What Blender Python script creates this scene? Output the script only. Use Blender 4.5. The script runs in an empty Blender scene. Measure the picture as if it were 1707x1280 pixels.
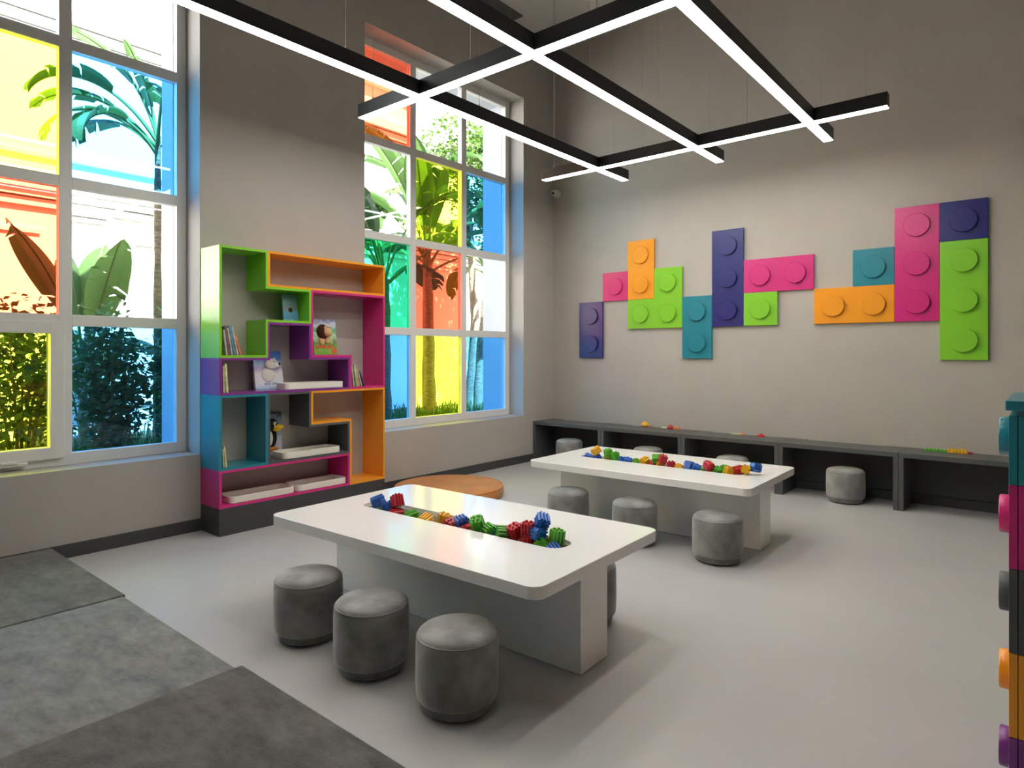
import bpy, bmesh, math, random
from mathutils import Vector, Matrix, Euler, noise
random.seed(7)
PI = math.pi
SC = bpy.context.scene
COL = SC.collection

# ------------------------------------------------------------------ camera
FPX, CXP, CYP, YAW = 1073.886, 853.5, 587.88, 0.6967
CAM = Vector((5.4016, -7.3661, 1.4675))
cd = bpy.data.cameras.new('camera')
cd.sensor_fit = 'HORIZONTAL'; cd.sensor_width = 36.0
cd.lens = FPX / 1707 * 36.0
cd.shift_y = (CYP - 640) / 1707
cd.clip_start = 0.05; cd.clip_end = 200
co = bpy.data.objects.new('camera', cd); COL.objects.link(co)
co.location = CAM; co.rotation_euler = (PI / 2, 0, YAW)
SC.camera = co

def on(px, py, axis, value):
    """point where the photo pixel's ray meets the plane axis = value"""
    r = Vector((math.cos(YAW), math.sin(YAW), 0)); f = Vector((-math.sin(YAW), math.cos(YAW), 0))
    d = f + r * ((px - CXP) / FPX) + Vector((0, 0, 1)) * ((CYP - py) / FPX)
    return CAM + d * ((value - CAM[axis]) / d[axis])

# ------------------------------------------------------------------ world, sun, exposure
w = bpy.data.worlds.new('world'); SC.world = w; w.use_nodes = True
wn = w.node_tree.nodes; wl = w.node_tree.links; wn.clear()
sky = wn.new('ShaderNodeTexSky'); sky.sky_type = 'NISHITA'; sky.sun_disc = False
sky.sun_elevation = math.radians(52); sky.sun_rotation = math.radians(80)
bg = wn.new('ShaderNodeBackground'); bg.inputs['Strength'].default_value = 0.7
wo = wn.new('ShaderNodeOutputWorld')
wl.new(sky.outputs[0], bg.inputs[0]); wl.new(bg.outputs[0], wo.inputs[0])
sd = bpy.data.lights.new('sun', 'SUN'); sd.energy = 31.0; sd.angle = math.radians(0.6); sd.color = (1, .96, .9)
so = bpy.data.objects.new('sun', sd); COL.objects.link(so)
so.location = (6, -4, 14)
so.rotation_euler = Vector((-0.62, 0.12, -1.0)).to_track_quat('-Z', 'Y').to_euler()
SC.view_settings.view_transform = 'Standard'; SC.view_settings.look = 'None'
SC.view_settings.exposure = 1.0; SC.view_settings.gamma = 1.0
SC.view_settings.use_curve_mapping = False
LAMP = 12.5

# ------------------------------------------------------------------ materials
MATS = {}
def mat(name, col, rough=.5, spec=.5, noise_amt=0.0, nscale=8.0, bump=0.0, bscale=40.0, sheen=0.0, coat=0.0, metal=0.0, stretch=None, detail=4.0, nrough=.5, col2=None, trans=0.0):
    if name in MATS: return MATS[name]
    m = bpy.data.materials.new(name); m.use_nodes = True
    nt = m.node_tree; N = nt.nodes; L = nt.links
    b = N['Principled BSDF']; out = N['Material Output']
    b.inputs['Base Color'].default_value = (*col, 1); b.inputs['Roughness'].default_value = rough
    b.inputs['Specular IOR Level'].default_value = spec; b.inputs['Metallic'].default_value = metal
    if sheen: b.inputs['Sheen Weight'].default_value = sheen; b.inputs['Sheen Roughness'].default_value = .4
    if coat: b.inputs['Coat Weight'].default_value = coat; b.inputs['Coat Roughness'].default_value = .06
    vec = None
    if noise_amt or bump or col2:
        tc = N.new('ShaderNodeTexCoord'); mp = N.new('ShaderNodeMapping'); L.new(tc.outputs['Object'], mp.inputs['Vector'])
        if stretch: mp.inputs['Scale'].default_value = stretch
        vec = mp.outputs['Vector']
    if noise_amt or col2:
        n = N.new('ShaderNodeTexNoise'); n.inputs['Scale'].default_value = nscale; n.inputs['Detail'].default_value = detail; n.inputs['Roughness'].default_value = nrough
        L.new(vec, n.inputs['Vector'])
        r = N.new('ShaderNodeValToRGB')
        a = noise_amt
        if col2: c0, c1 = col, col2
        else: c0 = tuple(c * (1 - a) for c in col); c1 = tuple(min(1, c * (1 + a)) for c in col)
        r.color_ramp.elements[0].position = .32; r.color_ramp.elements[1].position = .68
        r.color_ramp.elements[0].color = (*c0, 1); r.color_ramp.elements[1].color = (*c1, 1)
        L.new(n.outputs['Fac'], r.inputs[0]); L.new(r.outputs[0], b.inputs['Base Color'])
    if bump:
        n2 = N.new('ShaderNodeTexNoise'); n2.inputs['Scale'].default_value = bscale; n2.inputs['Detail'].default_value = 5
        L.new(vec, n2.inputs['Vector'])
        bp = N.new('ShaderNodeBump'); bp.inputs['Strength'].default_value = bump; bp.inputs['Distance'].default_value = .01
        L.new(n2.outputs['Fac'], bp.inputs['Height']); L.new(bp.outputs[0], b.inputs['Normal'])
    if trans:
        t = N.new('ShaderNodeBsdfTranslucent'); t.inputs[0].default_value = (*[min(1, c * 1.6) for c in col], 1)
        mx = N.new('ShaderNodeMixShader'); mx.inputs[0].default_value = trans
        L.new(b.outputs[0], mx.inputs[1]); L.new(t.outputs[0], mx.inputs[2]); L.new(mx.outputs[0], out.inputs['Surface'])
    MATS[name] = m
    return m

def glass(name, col):
    if name in MATS: return MATS[name]
    m = bpy.data.materials.new(name); m.use_nodes = True
    N = m.node_tree.nodes; L = m.node_tree.links; N.clear()
    o = N.new('ShaderNodeOutputMaterial'); t = N.new('ShaderNodeBsdfTransparent'); g = N.new('ShaderNodeBsdfGlossy')
    g.inputs['Roughness'].default_value = .02; g.inputs['Color'].default_value = (.9, .9, .9, 1)
    t.inputs[0].default_value = (*[math.sqrt(c) for c in col], 1)      # a pane has two faces
    lw = N.new('ShaderNodeLayerWeight'); lw.inputs[0].default_value = .5      # Schlick on both faces of the thin pane
    pw = N.new('ShaderNodeMath'); pw.operation = 'POWER'; pw.inputs[1].default_value = 5; L.new(lw.outputs['Facing'], pw.inputs[0])
    fr = N.new('ShaderNodeMath'); fr.operation = 'MULTIPLY_ADD'; fr.inputs[1].default_value = .9; fr.inputs[2].default_value = .03; L.new(pw.outputs[0], fr.inputs[0])
    mx = N.new('ShaderNodeMixShader')
    L.new(fr.outputs[0], mx.inputs[0]); L.new(t.outputs[0], mx.inputs[1]); L.new(g.outputs[0], mx.inputs[2]); L.new(mx.outputs[0], o.inputs[0])
    MATS[name] = m
    return m

def emit(name, col, s):
    m = bpy.data.materials.new(name); m.use_nodes = True
    N = m.node_tree.nodes; L = m.node_tree.links; N.clear()
    o = N.new('ShaderNodeOutputMaterial'); e = N.new('ShaderNodeEmission')
    e.inputs[0].default_value = (*col, 1); e.inputs[1].default_value = s
    L.new(e.outputs[0], o.inputs[0]); MATS[name] = m
    return m

WALL = mat('wall_paint', (.43, .40, .365), .75, .3, noise_amt=.03, nscale=2.5, bump=.04, bscale=180)
CEIL = mat('ceiling_paint', (.62, .61, .58), .85, .2, bump=.02, bscale=150)
FLOOR = mat('resin_floor', (.47, .455, .45), .34, .45, noise_amt=.035, nscale=1.3, bump=.015, bscale=220)
BASE = mat('anthracite_board', (.055, .056, .058), .5, .4)
FRAME = mat('white_window_frame', (.72, .71, .69), .4, .4)
GREY = mat('grey_laminate', (.085, .088, .09), .42, .45, noise_amt=.05, nscale=30)
WHITE = mat('white_laminate', (.86, .855, .84), .16, .5, coat=.3)
BLACK = mat('black_aluminium', (.012, .012, .013), .4, .4)
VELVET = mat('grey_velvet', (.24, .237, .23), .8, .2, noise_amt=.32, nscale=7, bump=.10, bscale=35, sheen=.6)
VELVETS = mat('grey_velvet_seat', (.32, .316, .308), .8, .2, noise_amt=.34, nscale=8, bump=.10, bscale=35, sheen=.6)  # brushed pile, with the highlight on stool tops put into its paler colour
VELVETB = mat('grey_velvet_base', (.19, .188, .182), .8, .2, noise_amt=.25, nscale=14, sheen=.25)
OCHRE = mat('ochre_velvet', (.50, .20, .055), .8, .2, noise_amt=.12, nscale=5, bump=.06, bscale=60, sheen=.25)
RED = mat('red_plastic', (.50, .02, .03), .3, .5)
BLUE = mat('blue_plastic', (.02, .13, .50), .3, .5)
GREEN = mat('green_plastic', (.10, .42, .03), .3, .5)
YELLOW = mat('yellow_plastic', (.78, .42, .02), .3, .5)
LQ = dict(rough=.26, spec=.5)
C_NAVY = mat('navy_lacquer', (.022, .024, .17), **LQ)
C_PINK = mat('pink_lacquer', (.60, .028, .20), **LQ)
C_LIME = mat('lime_lacquer', (.22, .56, .035), **LQ)
C_ORANGE = mat('orange_lacquer', (.83, .32, .02), **LQ)
C_TEAL = mat('teal_lacquer', (.02, .22, .29), **LQ)
C_PURPLE = mat('purple_lacquer', (.21, .035, .24), **LQ)
TRAY = mat('cream_tray', (.78, .74, .66), .45, .4)
PAPER = mat('book_pages', (.75, .70, .58), .8, .1, noise_amt=.1, nscale=60, stretch=(1, 40, 1))

# ------------------------------------------------------------------ mesh helpers
class MB:
    def __init__(s): s.v = []; s.f = []
    def add(s, v, f):
        n = len(s.v); s.v += [tuple(p) for p in v]; s.f += [tuple(i + n for i in q) for q in f]; return s
    def box(s, x0, y0, z0, x1, y1, z1):
        return s.add([(x0, y0, z0), (x1, y0, z0), (x1, y1, z0), (x0, y1, z0), (x0, y0, z1), (x1, y0, z1), (x1, y1, z1), (x0, y1, z1)],
                     [(0, 3, 2, 1), (4, 5, 6, 7), (0, 1, 5, 4), (1, 2, 6, 5), (2, 3, 7, 6), (3, 0, 4, 7)])
    def lathe(s, prof, n=32, c=(0, 0, 0)):
        v = []; f = []
        for (r, z) in prof:
            for k in range(n):
                a = 2 * PI * k / n; v.append((c[0] + r * math.cos(a), c[1] + r * math.sin(a), c[2] + z))
        for i in range(len(prof) - 1):
            for k in range(n):
                f.append((i * n + k, i * n + (k + 1) % n, (i + 1) * n + (k + 1) % n, (i + 1) * n + k))
        f.append(tuple(range(n - 1, -1, -1))); f.append(tuple((len(prof) - 1) * n + k for k in range(n)))
        return s.add(v, f)
    def tube(s, pts, rad, n=6):
        pts = [Vector(p) for p in pts]; v = []; f = []
        for i, p in enumerate(pts):
            d = (pts[min(i + 1, len(pts) - 1)] - pts[max(i - 1, 0)]).normalized()
            a = d.cross(Vector((0, 0, 1)) if abs(d.z) < .9 else Vector((1, 0, 0))).normalized(); b = d.cross(a)
            r = rad[i] if isinstance(rad, (list, tuple)) else rad
            for k in range(n):
                t = 2 * PI * k / n; v.append(p + a * (r * math.cos(t)) + b * (r * math.sin(t)))
        for i in range(len(pts) - 1):
            for k in range(n): f.append((i * n + k, i * n + (k + 1) % n, (i + 1) * n + (k + 1) % n, (i + 1) * n + k))
        f.append(tuple(range(n - 1, -1, -1))); f.append(tuple((len(pts) - 1) * n + k for k in range(n)))
        return s.add(v, f)
    def prism(s, poly, z0, z1):
        n = len(poly)
        v = [(x, y, z0) for x, y in poly] + [(x, y, z1) for x, y in poly]
        return s.add(v, [tuple(range(n - 1, -1, -1)), tuple(range(n, 2 * n))] + [(k, (k + 1) % n, n + (k + 1) % n, n + k) for k in range(n)])
    def ring(s, outer, inner, z0, z1):
        """slab between two outlines with the same number of points"""
        n = len(outer)
        v = [(x, y, z) for z in (z0, z1) for P in (outer, inner) for x, y in P]
        f = []
        for k in range(n):
            j = (k + 1) % n
            f += [(2 * n + k, 2 * n + j, 3 * n + j, 3 * n + k), (k, n + k, n + j, j), (k, j, 2 * n + j, 2 * n + k), (n + j, n + k, 3 * n + k, 3 * n + j)]
        return s.add(v, f)
    def xf(s, M):
        s.v = [tuple(M @ Vector(p)) for p in s.v]; return s
    def ellipsoid(s, c, r, n=16, m=10):
        v = []; f = []
        for i in range(m + 1):
            t = PI * i / m
            for k in range(n):
                a = 2 * PI * k / n; v.append((c[0] + r[0] * math.sin(t) * math.cos(a), c[1] + r[1] * math.sin(t) * math.sin(a), c[2] + r[2] * math.cos(t)))
        for i in range(m):
            for k in range(n): f.append((i * n + k, (i + 1) * n + k, (i + 1) * n + (k + 1) % n, i * n + (k + 1) % n))
        return s.add(v, f)

def rrect(x0, y0, x1, y1, r, n=6):
    p = []
    for (cx, cy, a0) in ((x1 - r, y1 - r, 0), (x0 + r, y1 - r, PI / 2), (x0 + r, y0 + r, PI), (x1 - r, y0 + r, 1.5 * PI)):
        for k in range(n + 1):
            a = a0 + PI / 2 * k / n; p.append((cx + r * math.cos(a), cy + r * math.sin(a)))
    return p

def mesh(name, mb, m, bevel=0.0, smooth=False, segs=2, ang=30):
    me = bpy.data.meshes.new(name); me.from_pydata(mb.v, [], mb.f); me.update()
    bm = bmesh.new(); bm.from_mesh(me)
    bmesh.ops.remove_doubles(bm, verts=bm.verts, dist=1e-6)
    bmesh.ops.recalc_face_normals(bm, faces=bm.faces)
    if bevel:
        ed = [e for e in bm.edges if len(e.link_faces) == 2 and e.calc_face_angle(0) > math.radians(ang)]
        bmesh.ops.bevel(bm, geom=ed, offset=bevel, segments=segs, affect='EDGES', profile=.5, clamp_overlap=True)
    if smooth:
        for f in bm.faces: f.smooth = True
        for e in bm.edges: e.smooth = not (len(e.link_faces) == 2 and e.calc_face_angle(0) > math.radians(40))
    bm.to_mesh(me); bm.free()
    me.materials.append(m)
    return me

def obj(name, mb, m, parent=None, label=None, loc=None, rot=None, **k):
    me = mb if isinstance(mb, bpy.types.Mesh) else mesh(name, mb, m, **k)
    o = bpy.data.objects.new(name, me); COL.objects.link(o)
    if parent: o.parent = parent
    if loc: o.location = loc
    if rot: o.rotation_euler = rot
    if label: o['label'] = label
    return o

def tag(o, label, cat, group=None):
    o['label'] = label; o['category'] = cat
    if group: o['group'] = group
    return o

def thing(name, label, cat, loc=(0, 0, 0), rz=0, group=None):
    o = bpy.data.objects.new(name, None); COL.objects.link(o); o.empty_display_size = .1
    o.location = loc; o.rotation_euler = (0, 0, rz)
    return tag(o, label, cat, group)

def struct(name, mb, m, parent=None, **k):
    o = obj(name, mb, m, parent, **k)
    if not parent: o['kind'] = 'structure'
    return o

def copy_tree(o, parent=None):
    c = o.copy(); COL.objects.link(c)
    if parent: c.parent = parent
    for ch in list(o.children): copy_tree(ch, c)
    return c

# ------------------------------------------------------------------ room shell
X1, Y0, H = 8.6, -11.2, 5.71
SILL, HEAD, TH = .629, 4.868, .70
WINS = [(-7.531, -4.936), (-3.265, -.670)]
struct('floor', MB().box(-.05, Y0 - .1, -.12, X1 + .1, .1, 0), FLOOR)
struct('ceiling', MB().box(-.7, Y0 - .1, H, X1 + .1, .1, H + .25), CEIL)
wl_ = MB()
ys = [Y0 - .2, WINS[0][0], WINS[0][1], WINS[1][0], WINS[1][1], .2]
for a, b in ((ys[0], ys[1]), (ys[2], ys[3]), (ys[4], ys[5])): wl_.box(-TH, a, -.1, 0, b, H)
for a, b in WINS: wl_.box(-TH, a, -.1, 0, b, SILL).box(-TH, a, HEAD, 0, b, H)
struct('wall_left', wl_, WALL)
struct('wall_back', MB().box(0, 0, -.1, X1 + .1, .2, H), WALL)
struct('wall_right', MB().box(X1, Y0 - .2, -.1, X1 + .2, 0, H), WALL)
struct('wall_front', MB().box(0, Y0 - .2, -.1, X1, Y0, H), WALL)
bl = MB().box(0, Y0, 0, .014, -4.935, .098).box(0, -3.268, 0, .014, -.016, .098)
struct('baseboard_left', bl, BASE, bevel=.002)
struct('baseboard_back', MB().box(0, -.014, 0, X1, 0, .098), BASE, bevel=.002)
VENTM = mat('vent_grey', (.16, .16, .155), .6, .3)
struct('trim_1', MB().box(.004, -4.6, H - .012, .05, -.62, H), VENTM)

# windows -----------------------------------------------------------------
G_CLEAR = glass('clear_glass', (.93, .95, .95)); G_YEL = glass('yellow_glass', (.82, .84, .06)); G_RED = glass('red_glass', (.92, .15, .07))
G_BLUE = glass('blue_glass', (.09, .40, .82)); G_GRN = glass('green_glass', (.03, .55, .28))
def window(name, y0, y1, cols, sash=None):
    FX, BX = -.25, -.32
    b, m = .078, .085
    gw = (y1 - y0 - 2 * b - 2 * m) / 3; zb = .086; gh = (HEAD - SILL - 2 * zb - 3 * m) / 4
    fr = MB().box(BX, y0, SILL, FX, y0 + b, HEAD).box(BX, y1 - b, SILL, FX, y1, HEAD).box(BX, y0 + b, SILL, FX, y1 - b, SILL + zb).box(BX, y0 + b, HEAD - zb, FX, y1 - b, HEAD)
    root = struct(name, fr, FRAME, bevel=.004)
    for i in (1, 2):
        ya = y0 + b + i * gw + (i - 1) * m
        obj('mullion', MB().box(BX, ya, SILL + zb, FX, ya + m, HEAD - zb), FRAME, root, bevel=.004)
    for j in (1, 2, 3):
        za = SILL + zb + j * gh + (j - 1) * m
        for i in range(3):
            ya = y0 + b + i * (gw + m)
            obj('transom', MB().box(BX, ya, za, FX, ya + gw, za + m), FRAME, root, bevel=.003)
    for i in range(3):
        for j in range(4):
            ya = y0 + b + i * (gw + m); za = SILL + zb + j * (gh + m)
            g = cols[j][i]; e = .0
            nm = {'c': ('clear pane', G_CLEAR), 'y': ('yellow tinted pane', G_YEL), 'r': ('red tinted pane', G_RED), 'b': ('blue tinted pane', G_BLUE), 'g': ('green tinted pane', G_GRN)}[g]
            if sash == (i, j):
                e = .058
                s = MB().box(-.31, ya - .03, za - .03, -.225, ya + e, za + gh + .03).box(-.31, ya + gw - e, za - .03, -.225, ya + gw + .03, za + gh + .03)
                s.box(-.31, ya + e, za - .03, -.225, ya + gw - e, za + e).box(-.31, ya + e, za + gh - e, -.225, ya + gw - e, za + gh + .03)
                so_ = obj('sash', s, FRAME, root, bevel=.006, label='white opening sash frame')
                h = MB().box(-.225, ya + gw - .42, za - .055, -.200, ya + gw - .20, za - .030).box(-.225, ya + gw - .36, za - .035, -.19, ya + gw - .26, za - .015)
                obj('window_stay', h, FRAME, so_, bevel=.004)
            obj('pane', MB().box(-.292, ya + e, za + e, -.284, ya + gw - e, za + gh - e), nm[1], root, label=nm[0])
    return root
window('window_1', *WINS[0], cols=['byb', 'crc', 'gyb', 'ccc'], sash=(1, 0))
window('window_2', *WINS[1], cols=['byb', 'grc', 'cyb', 'rcc'])

RV = mat('exterior_white', (.50, .51, .56), .8, .2)
for k, (y0, y1) in enumerate(WINS):
    a, b_ = -TH - .02, -.322
    struct('trim_%d' % (k + 2), MB().box(a, y1 - .012, SILL, b_, y1, HEAD).box(a, y0, SILL, b_, y0 + .012, HEAD).box(a, y0 + .012, HEAD - .012, b_, y1 - .012, HEAD).box(a, y0 + .012, SILL, b_, y1 - .012, SILL + .012), RV)

# ceiling air vent, security camera ------------------------------------------
v = thing('air_vent', 'long grey linear air vent set in the ceiling beside the window wall', 'vent', (.225, -2.9, H - .004))
obj('frame', MB().ring(rrect(-.082, -1.84, .082, 1.84, .004, 1), rrect(-.066, -1.82, .066, 1.82, .004, 1), -.012, .004), VENTM, v)
for k in range(5):
    obj('slat', MB().box(-.060 + k * .026, -1.82, -.009, -.050 + k * .026, 1.82, .004), VENTM, v)
c = thing('security_camera', 'small white turret security camera high in the room corner', 'camera', (.075, -.0, 3.70))
CW = mat('camera_white', (.6, .6, .58), .4, .4)
obj('mount', MB().lathe([(.055, 0), (.055, .03), (.048, .045)], 24).xf(Matrix.Rotation(PI / 2, 4, 'X')), CW, c, smooth=True)
ball = obj('housing', MB().ellipsoid((0, -.075, 0), (.05, .05, .05), 20, 12), CW, c, smooth=True)
obj('lens', MB().lathe([(.017, 0), (.017, .012)], 16).xf(Matrix.Translation((.012, -.118, -.012)) @ Matrix.Rotation(PI / 2 + .2, 4, 'X')), BLACK, ball)

# ------------------------------------------------------------------ suspended light grid
ZL, BWID, BHT = 3.5, .092, .118
DIFF = emit('led_diffuser', (1.0, .965, .90), LAMP)
lx = [1.54, 2.69, 3.76]; ly = [-3.90, -1.28]
pl = thing('pendant_light', 'black suspended grid of linear bars with glowing white undersides', 'lamp', (0, 0, ZL))
def bar(x0, y0, x1, y1, alongx):
    h = MB().box(x0, y0, .004, x1, y1, BHT)
    b = obj('light_bar', h, BLACK, pl, bevel=.003)
    obj('diffuser', MB().box(x0 + .004, y0 + .004, 0, x1 - .004, y1 - .004, .004), DIFF, b)
hb = BWID / 2
for i, x in enumerate(lx): bar(x - hb, -6.20, x + hb, ly[1] + .62, False)
for y in ly:
    xs = [.80] + [q for x in lx for q in (x - hb, x + hb)] + [4.37]
    for k in range(0, 8, 2): bar(xs[k], y - hb, xs[k + 1], y + hb, True)
WIRE = mat('steel_cable', (.45, .45, .44), .4, .5, metal=.6)
for x in lx:
    for y in [ly[1] + .35, ly[1] - .8, ly[0] + .7, ly[0] - .7, -5.9]:
        cb = obj('cable', MB().tube([(x, y, BHT + .02), (x, y, H - ZL)], .0022, 5), WIRE, pl)
        obj('clamp', MB().lathe([(.008, BHT), (.008, BHT + .03), (.003, BHT + .04)], 10, (x, y, 0)), WIRE, cb)
for y in ly:
    for x in (.95, 2.1, 3.2, 4.2):
        cb = obj('cable', MB().tube([(x, y, BHT + .02), (x, y, H - ZL)], .0022, 5), WIRE, pl)
        obj('clamp', MB().lathe([(.008, BHT), (.008, BHT + .03), (.003, BHT + .04)], 10, (x, y, 0)), WIRE, cb)

# ------------------------------------------------------------------ bookshelf
SY, SZ, SDP = (-4.930, -3.270), (.22, 2.33), .328
cw = (SY[1] - SY[0]) / 4; rh = (SZ[1] - SZ[0]) / 7
def gy(c): return SY[0] + c * cw
def gz(r): return SZ[0] + r * rh
bk = thing('bookshelf', 'tall bookshelf of interlocking coloured open boxes on a dark plinth', 'bookshelf', (0, 0, 0))
obj('plinth', MB().box(.002, SY[0], 0, SDP, SY[1], SZ[0]), BASE, bk, bevel=.003, label='anthracite plinth')
T = .0205
def poly_module(cells, m, label):
    cs = set(cells); mb = MB()
    for (c, r) in cells:
        y0, y1, z0, z1 = gy(c), gy(c + 1), gz(r), gz(r + 1)
        L_, R_, D_, U_ = [(c + a, r + b) in cs for a, b in ((-1, 0), (1, 0), (0, -1), (0, 1))]
        if not L_: mb.box(.002, y0, z0, SDP, y0 + T, z1)
        if not R_: mb.box(.002, y1 - T, z0, SDP, y1, z1)
        ya = y0 if L_ else y0 + T; yb = y1 if R_ else y1 - T
        if not D_: mb.box(.002, ya, z0, SDP, yb, z0 + T)
        if not U_: mb.box(.002, ya, z1 - T, SDP, yb, z1)
        # inner corners
        for a in (-1, 1):
            for b in (-1, 1):
                if (c + a, r) in cs and (c, r + b) in cs and (c + a, r + b) not in cs:
                    yy = y0 if a < 0 else y1 - T; zz = z0 if b < 0 else z1 - T
                    mb.box(.002, yy, zz, SDP, yy + T, zz + T)
    return obj('shelf_module', mb, m, bk, label=label)
poly_module([(0, 4), (0, 5), (0, 6), (1, 5)], C_LIME, 'lime green T-shaped open box')
poly_module([(1, 6), (2, 6), (3, 6)], C_ORANGE, 'long orange open box at the top')
poly_module([(2, 4), (2, 5), (3, 3), (3, 4), (3, 5)], C_PINK, 'tall pink open box')
poly_module([(0, 3), (1, 3), (2, 3), (1, 4)], C_PURPLE, 'purple T-shaped open box')
poly_module([(0, 1), (0, 2)], C_TEAL, 'teal upright open box')
poly_module([(1, 1), (1, 2), (2, 1)], GREY, 'grey L-shaped open box')
poly_module([(2, 2), (3, 2), (3, 1), (3, 0)], C_ORANGE, 'orange open box shaped like a hook')
poly_module([(0, 0), (1, 0), (2, 0)], C_PINK, 'long pink open box at the bottom')

# trays -----------------------------------------------------------------------
def tray(y0, y1, z, x0, x1, h, label):
    t = thing('tray', label, 'tray', ((x0 + x1) / 2, (y0 + y1) / 2, z), 0, 'cream trays in the bookshelf')
    a, b = (x1 - x0) / 2, (y1 - y0) / 2
    obj('rim', MB().ring(rrect(-a, -b, a, b, .045), rrect(-a + .014, -b + .014, a - .014, b - .014, .034), 0, h), TRAY, t, bevel=.003)
    obj('bottom', MB().prism(rrect(-a + .014, -b + .014, a - .014, b - .014, .034), .002, .012), TRAY, t)
    return t
tray(-4.83, -4.245, gz(0) + T + .001, .07, .315, .055, 'cream rounded tray in the bottom pink box, beside the plinth corner by the window')
tray(-4.225, -3.702, gz(0) + T + .001, .07, .315, .055, 'cream rounded tray in the bottom pink box, next to the orange box')
tray(-4.36, -3.77, gz(1) + T + .001, .088, .315, .055, 'cream rounded tray in the grey box beside the penguin book')
tray(-4.345, -3.735, gz(3) + T + .001, .14, .315, .055, 'cream rounded tray in the purple box beside the polar bear book')

# books -----------------------------------------------------------------------
def book_mesh(th, dep, h):
    """spine towards +x, thickness along y; local origin at the bottom centre"""
    c = MB().box(-dep / 2, -th / 2, 0, dep / 2, -th / 2 + .0016, h).box(-dep / 2, th / 2 - .0016, 0, dep / 2, th / 2, h).box(dep / 2 - .0016, -th / 2 + .0016, 0, dep / 2, th / 2 - .0016, h)
    p = MB().box(-dep / 2 + .004, -th / 2 + .0017, .003, dep / 2 - .0017, th / 2 - .0017, h - .003)
    return c, p
OR = ['first', 'second', 'third', 'fourth', 'fifth', 'sixth', 'seventh']
def spine(col):
    k = 'spine_%d_%d_%d' % tuple(int(c * 99) for c in col)
    return mat(k, col, .45, .4, noise_amt=.25, nscale=30, stretch=(1, 1, .6))
def row(y, z, specs, label, group, x=.235, lean=.12):
    pa = ph = 0
    for k_, (th, h, col, a) in enumerate(specs):
        if k_: y += min(h, ph) * max(0, math.sin(a) - math.sin(pa))
        pa, ph = a, h
        dep = .16 + .02 * (h > .2)
        # leaning book: pivot at the bottom edge that touches the shelf
        y += th * .5 / math.cos(a) + .0012 + abs(math.sin(a)) * 0.0
        t = thing('book', label % {'c': CN[col], 'o': OR[k_]}, 'book', (x, y, z + abs(math.sin(a)) * th / 2 + .0006), 0, group)
        t.rotation_euler = (a, 0, 0)
        c, p = book_mesh(th, dep, h)
        obj('cover', c, spine(col), t); obj('pages', p, PAPER, t)
        y += th * .5 / math.cos(a)
B1, B2, B3, B4, B5, B6, B7 = (.45, .42, .36), (.16, .10, .10), (.10, .24, .30), (.55, .16, .07), (.65, .60, .30), (.10, .22, .07), (.05, .06, .16)
CN = {B1: 'off-white', B2: 'brown', B3: 'blue-green', B4: 'red-orange', B5: 'pale yellow', B6: 'dark green', B7: 'navy'}
row(gy(0) + T + .036, gz(4) + T, [(.013, .205, B1, .13), (.020, .235, B2, .15), (.012, .225, B1, .17), (.022, .240, B3, .19), (.014, .235, B1, .21), (.016, .175, B4, .30)], 'thin %(c)s book on the lime green shelf, %(o)s in the leaning row from the window', 'books on the lime green shelf')
row(gy(0) + T + .012, gz(3) + T, [(.015, .215, B1, .02), (.018, .232, B5, .06)], 'slim %(c)s book upright on the purple shelf, %(o)s from the shelf side', 'books on the purple shelf')
row(gy(0) + T + .016, gz(1) + T, [(.012, .150, B1, .05), (.012, .172, B5, .11)], 'slim %(c)s book leaning in the teal box, %(o)s from its side', 'books in the teal box')
row(gy(3) + .042, gz(3) + T, [(.013, .205, B1, .12), (.012, .205, B6, .15), (.012, .205, B5, .17), (.014, .210, B1, .19), (.011, .19, B4, .23), (.011, .185, B1, .27), (.014, .155, B7, .42)], 'thin %(c)s book leaning on the pink shelf, %(o)s from the purple box', 'books on the pink shelf')

def gradient_cover(name, stops, nscale=14, amt=.5, axis='Z', height=.3, sat=None):
    """printed cover: colour bands along the height broken up by noise"""
    m = bpy.data.materials.new(name); m.use_nodes = True
    N = m.node_tree.nodes; L = m.node_tree.links; b = N['Principled BSDF']; b.inputs['Roughness'].default_value = .3
    tc = N.new('ShaderNodeTexCoord'); sp = N.new('ShaderNodeSeparateXYZ'); L.new(tc.outputs['Object'], sp.inputs[0])
    n = N.new('ShaderNodeTexNoise'); n.inputs['Scale'].default_value = nscale; n.inputs['Detail'].default_value = 3; L.new(tc.outputs['Object'], n.inputs['Vector'])
    a = N.new('ShaderNodeMath'); a.operation = 'DIVIDE'; a.inputs[1].default_value = height; L.new(sp.outputs['Z'], a.inputs[0])
    s = N.new('ShaderNodeMath'); s.operation = 'SUBTRACT'; s.inputs[1].default_value = .5; L.new(n.outputs['Fac'], s.inputs[0])
    mu = N.new('ShaderNodeMath'); mu.operation = 'MULTIPLY_ADD'; mu.inputs[1].default_value = amt; L.new(s.outputs[0], mu.inputs[0]); L.new(a.outputs[0], mu.inputs[2])
    r = N.new('ShaderNodeValToRGB'); L.new(mu.outputs[0], r.inputs[0])
    e = r.color_ramp.elements
    e[0].position = stops[0][0]; e[0].color = (*stops[0][1], 1); e[1].position = stops[-1][0]; e[1].color = (*stops[-1][1], 1)
    for p_, c_ in stops[1:-1]:
        q = e.new(p_); q.color = (*c_, 1)
    L.new(r.outputs[0], b.inputs['Base Color'])
    return m
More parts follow.
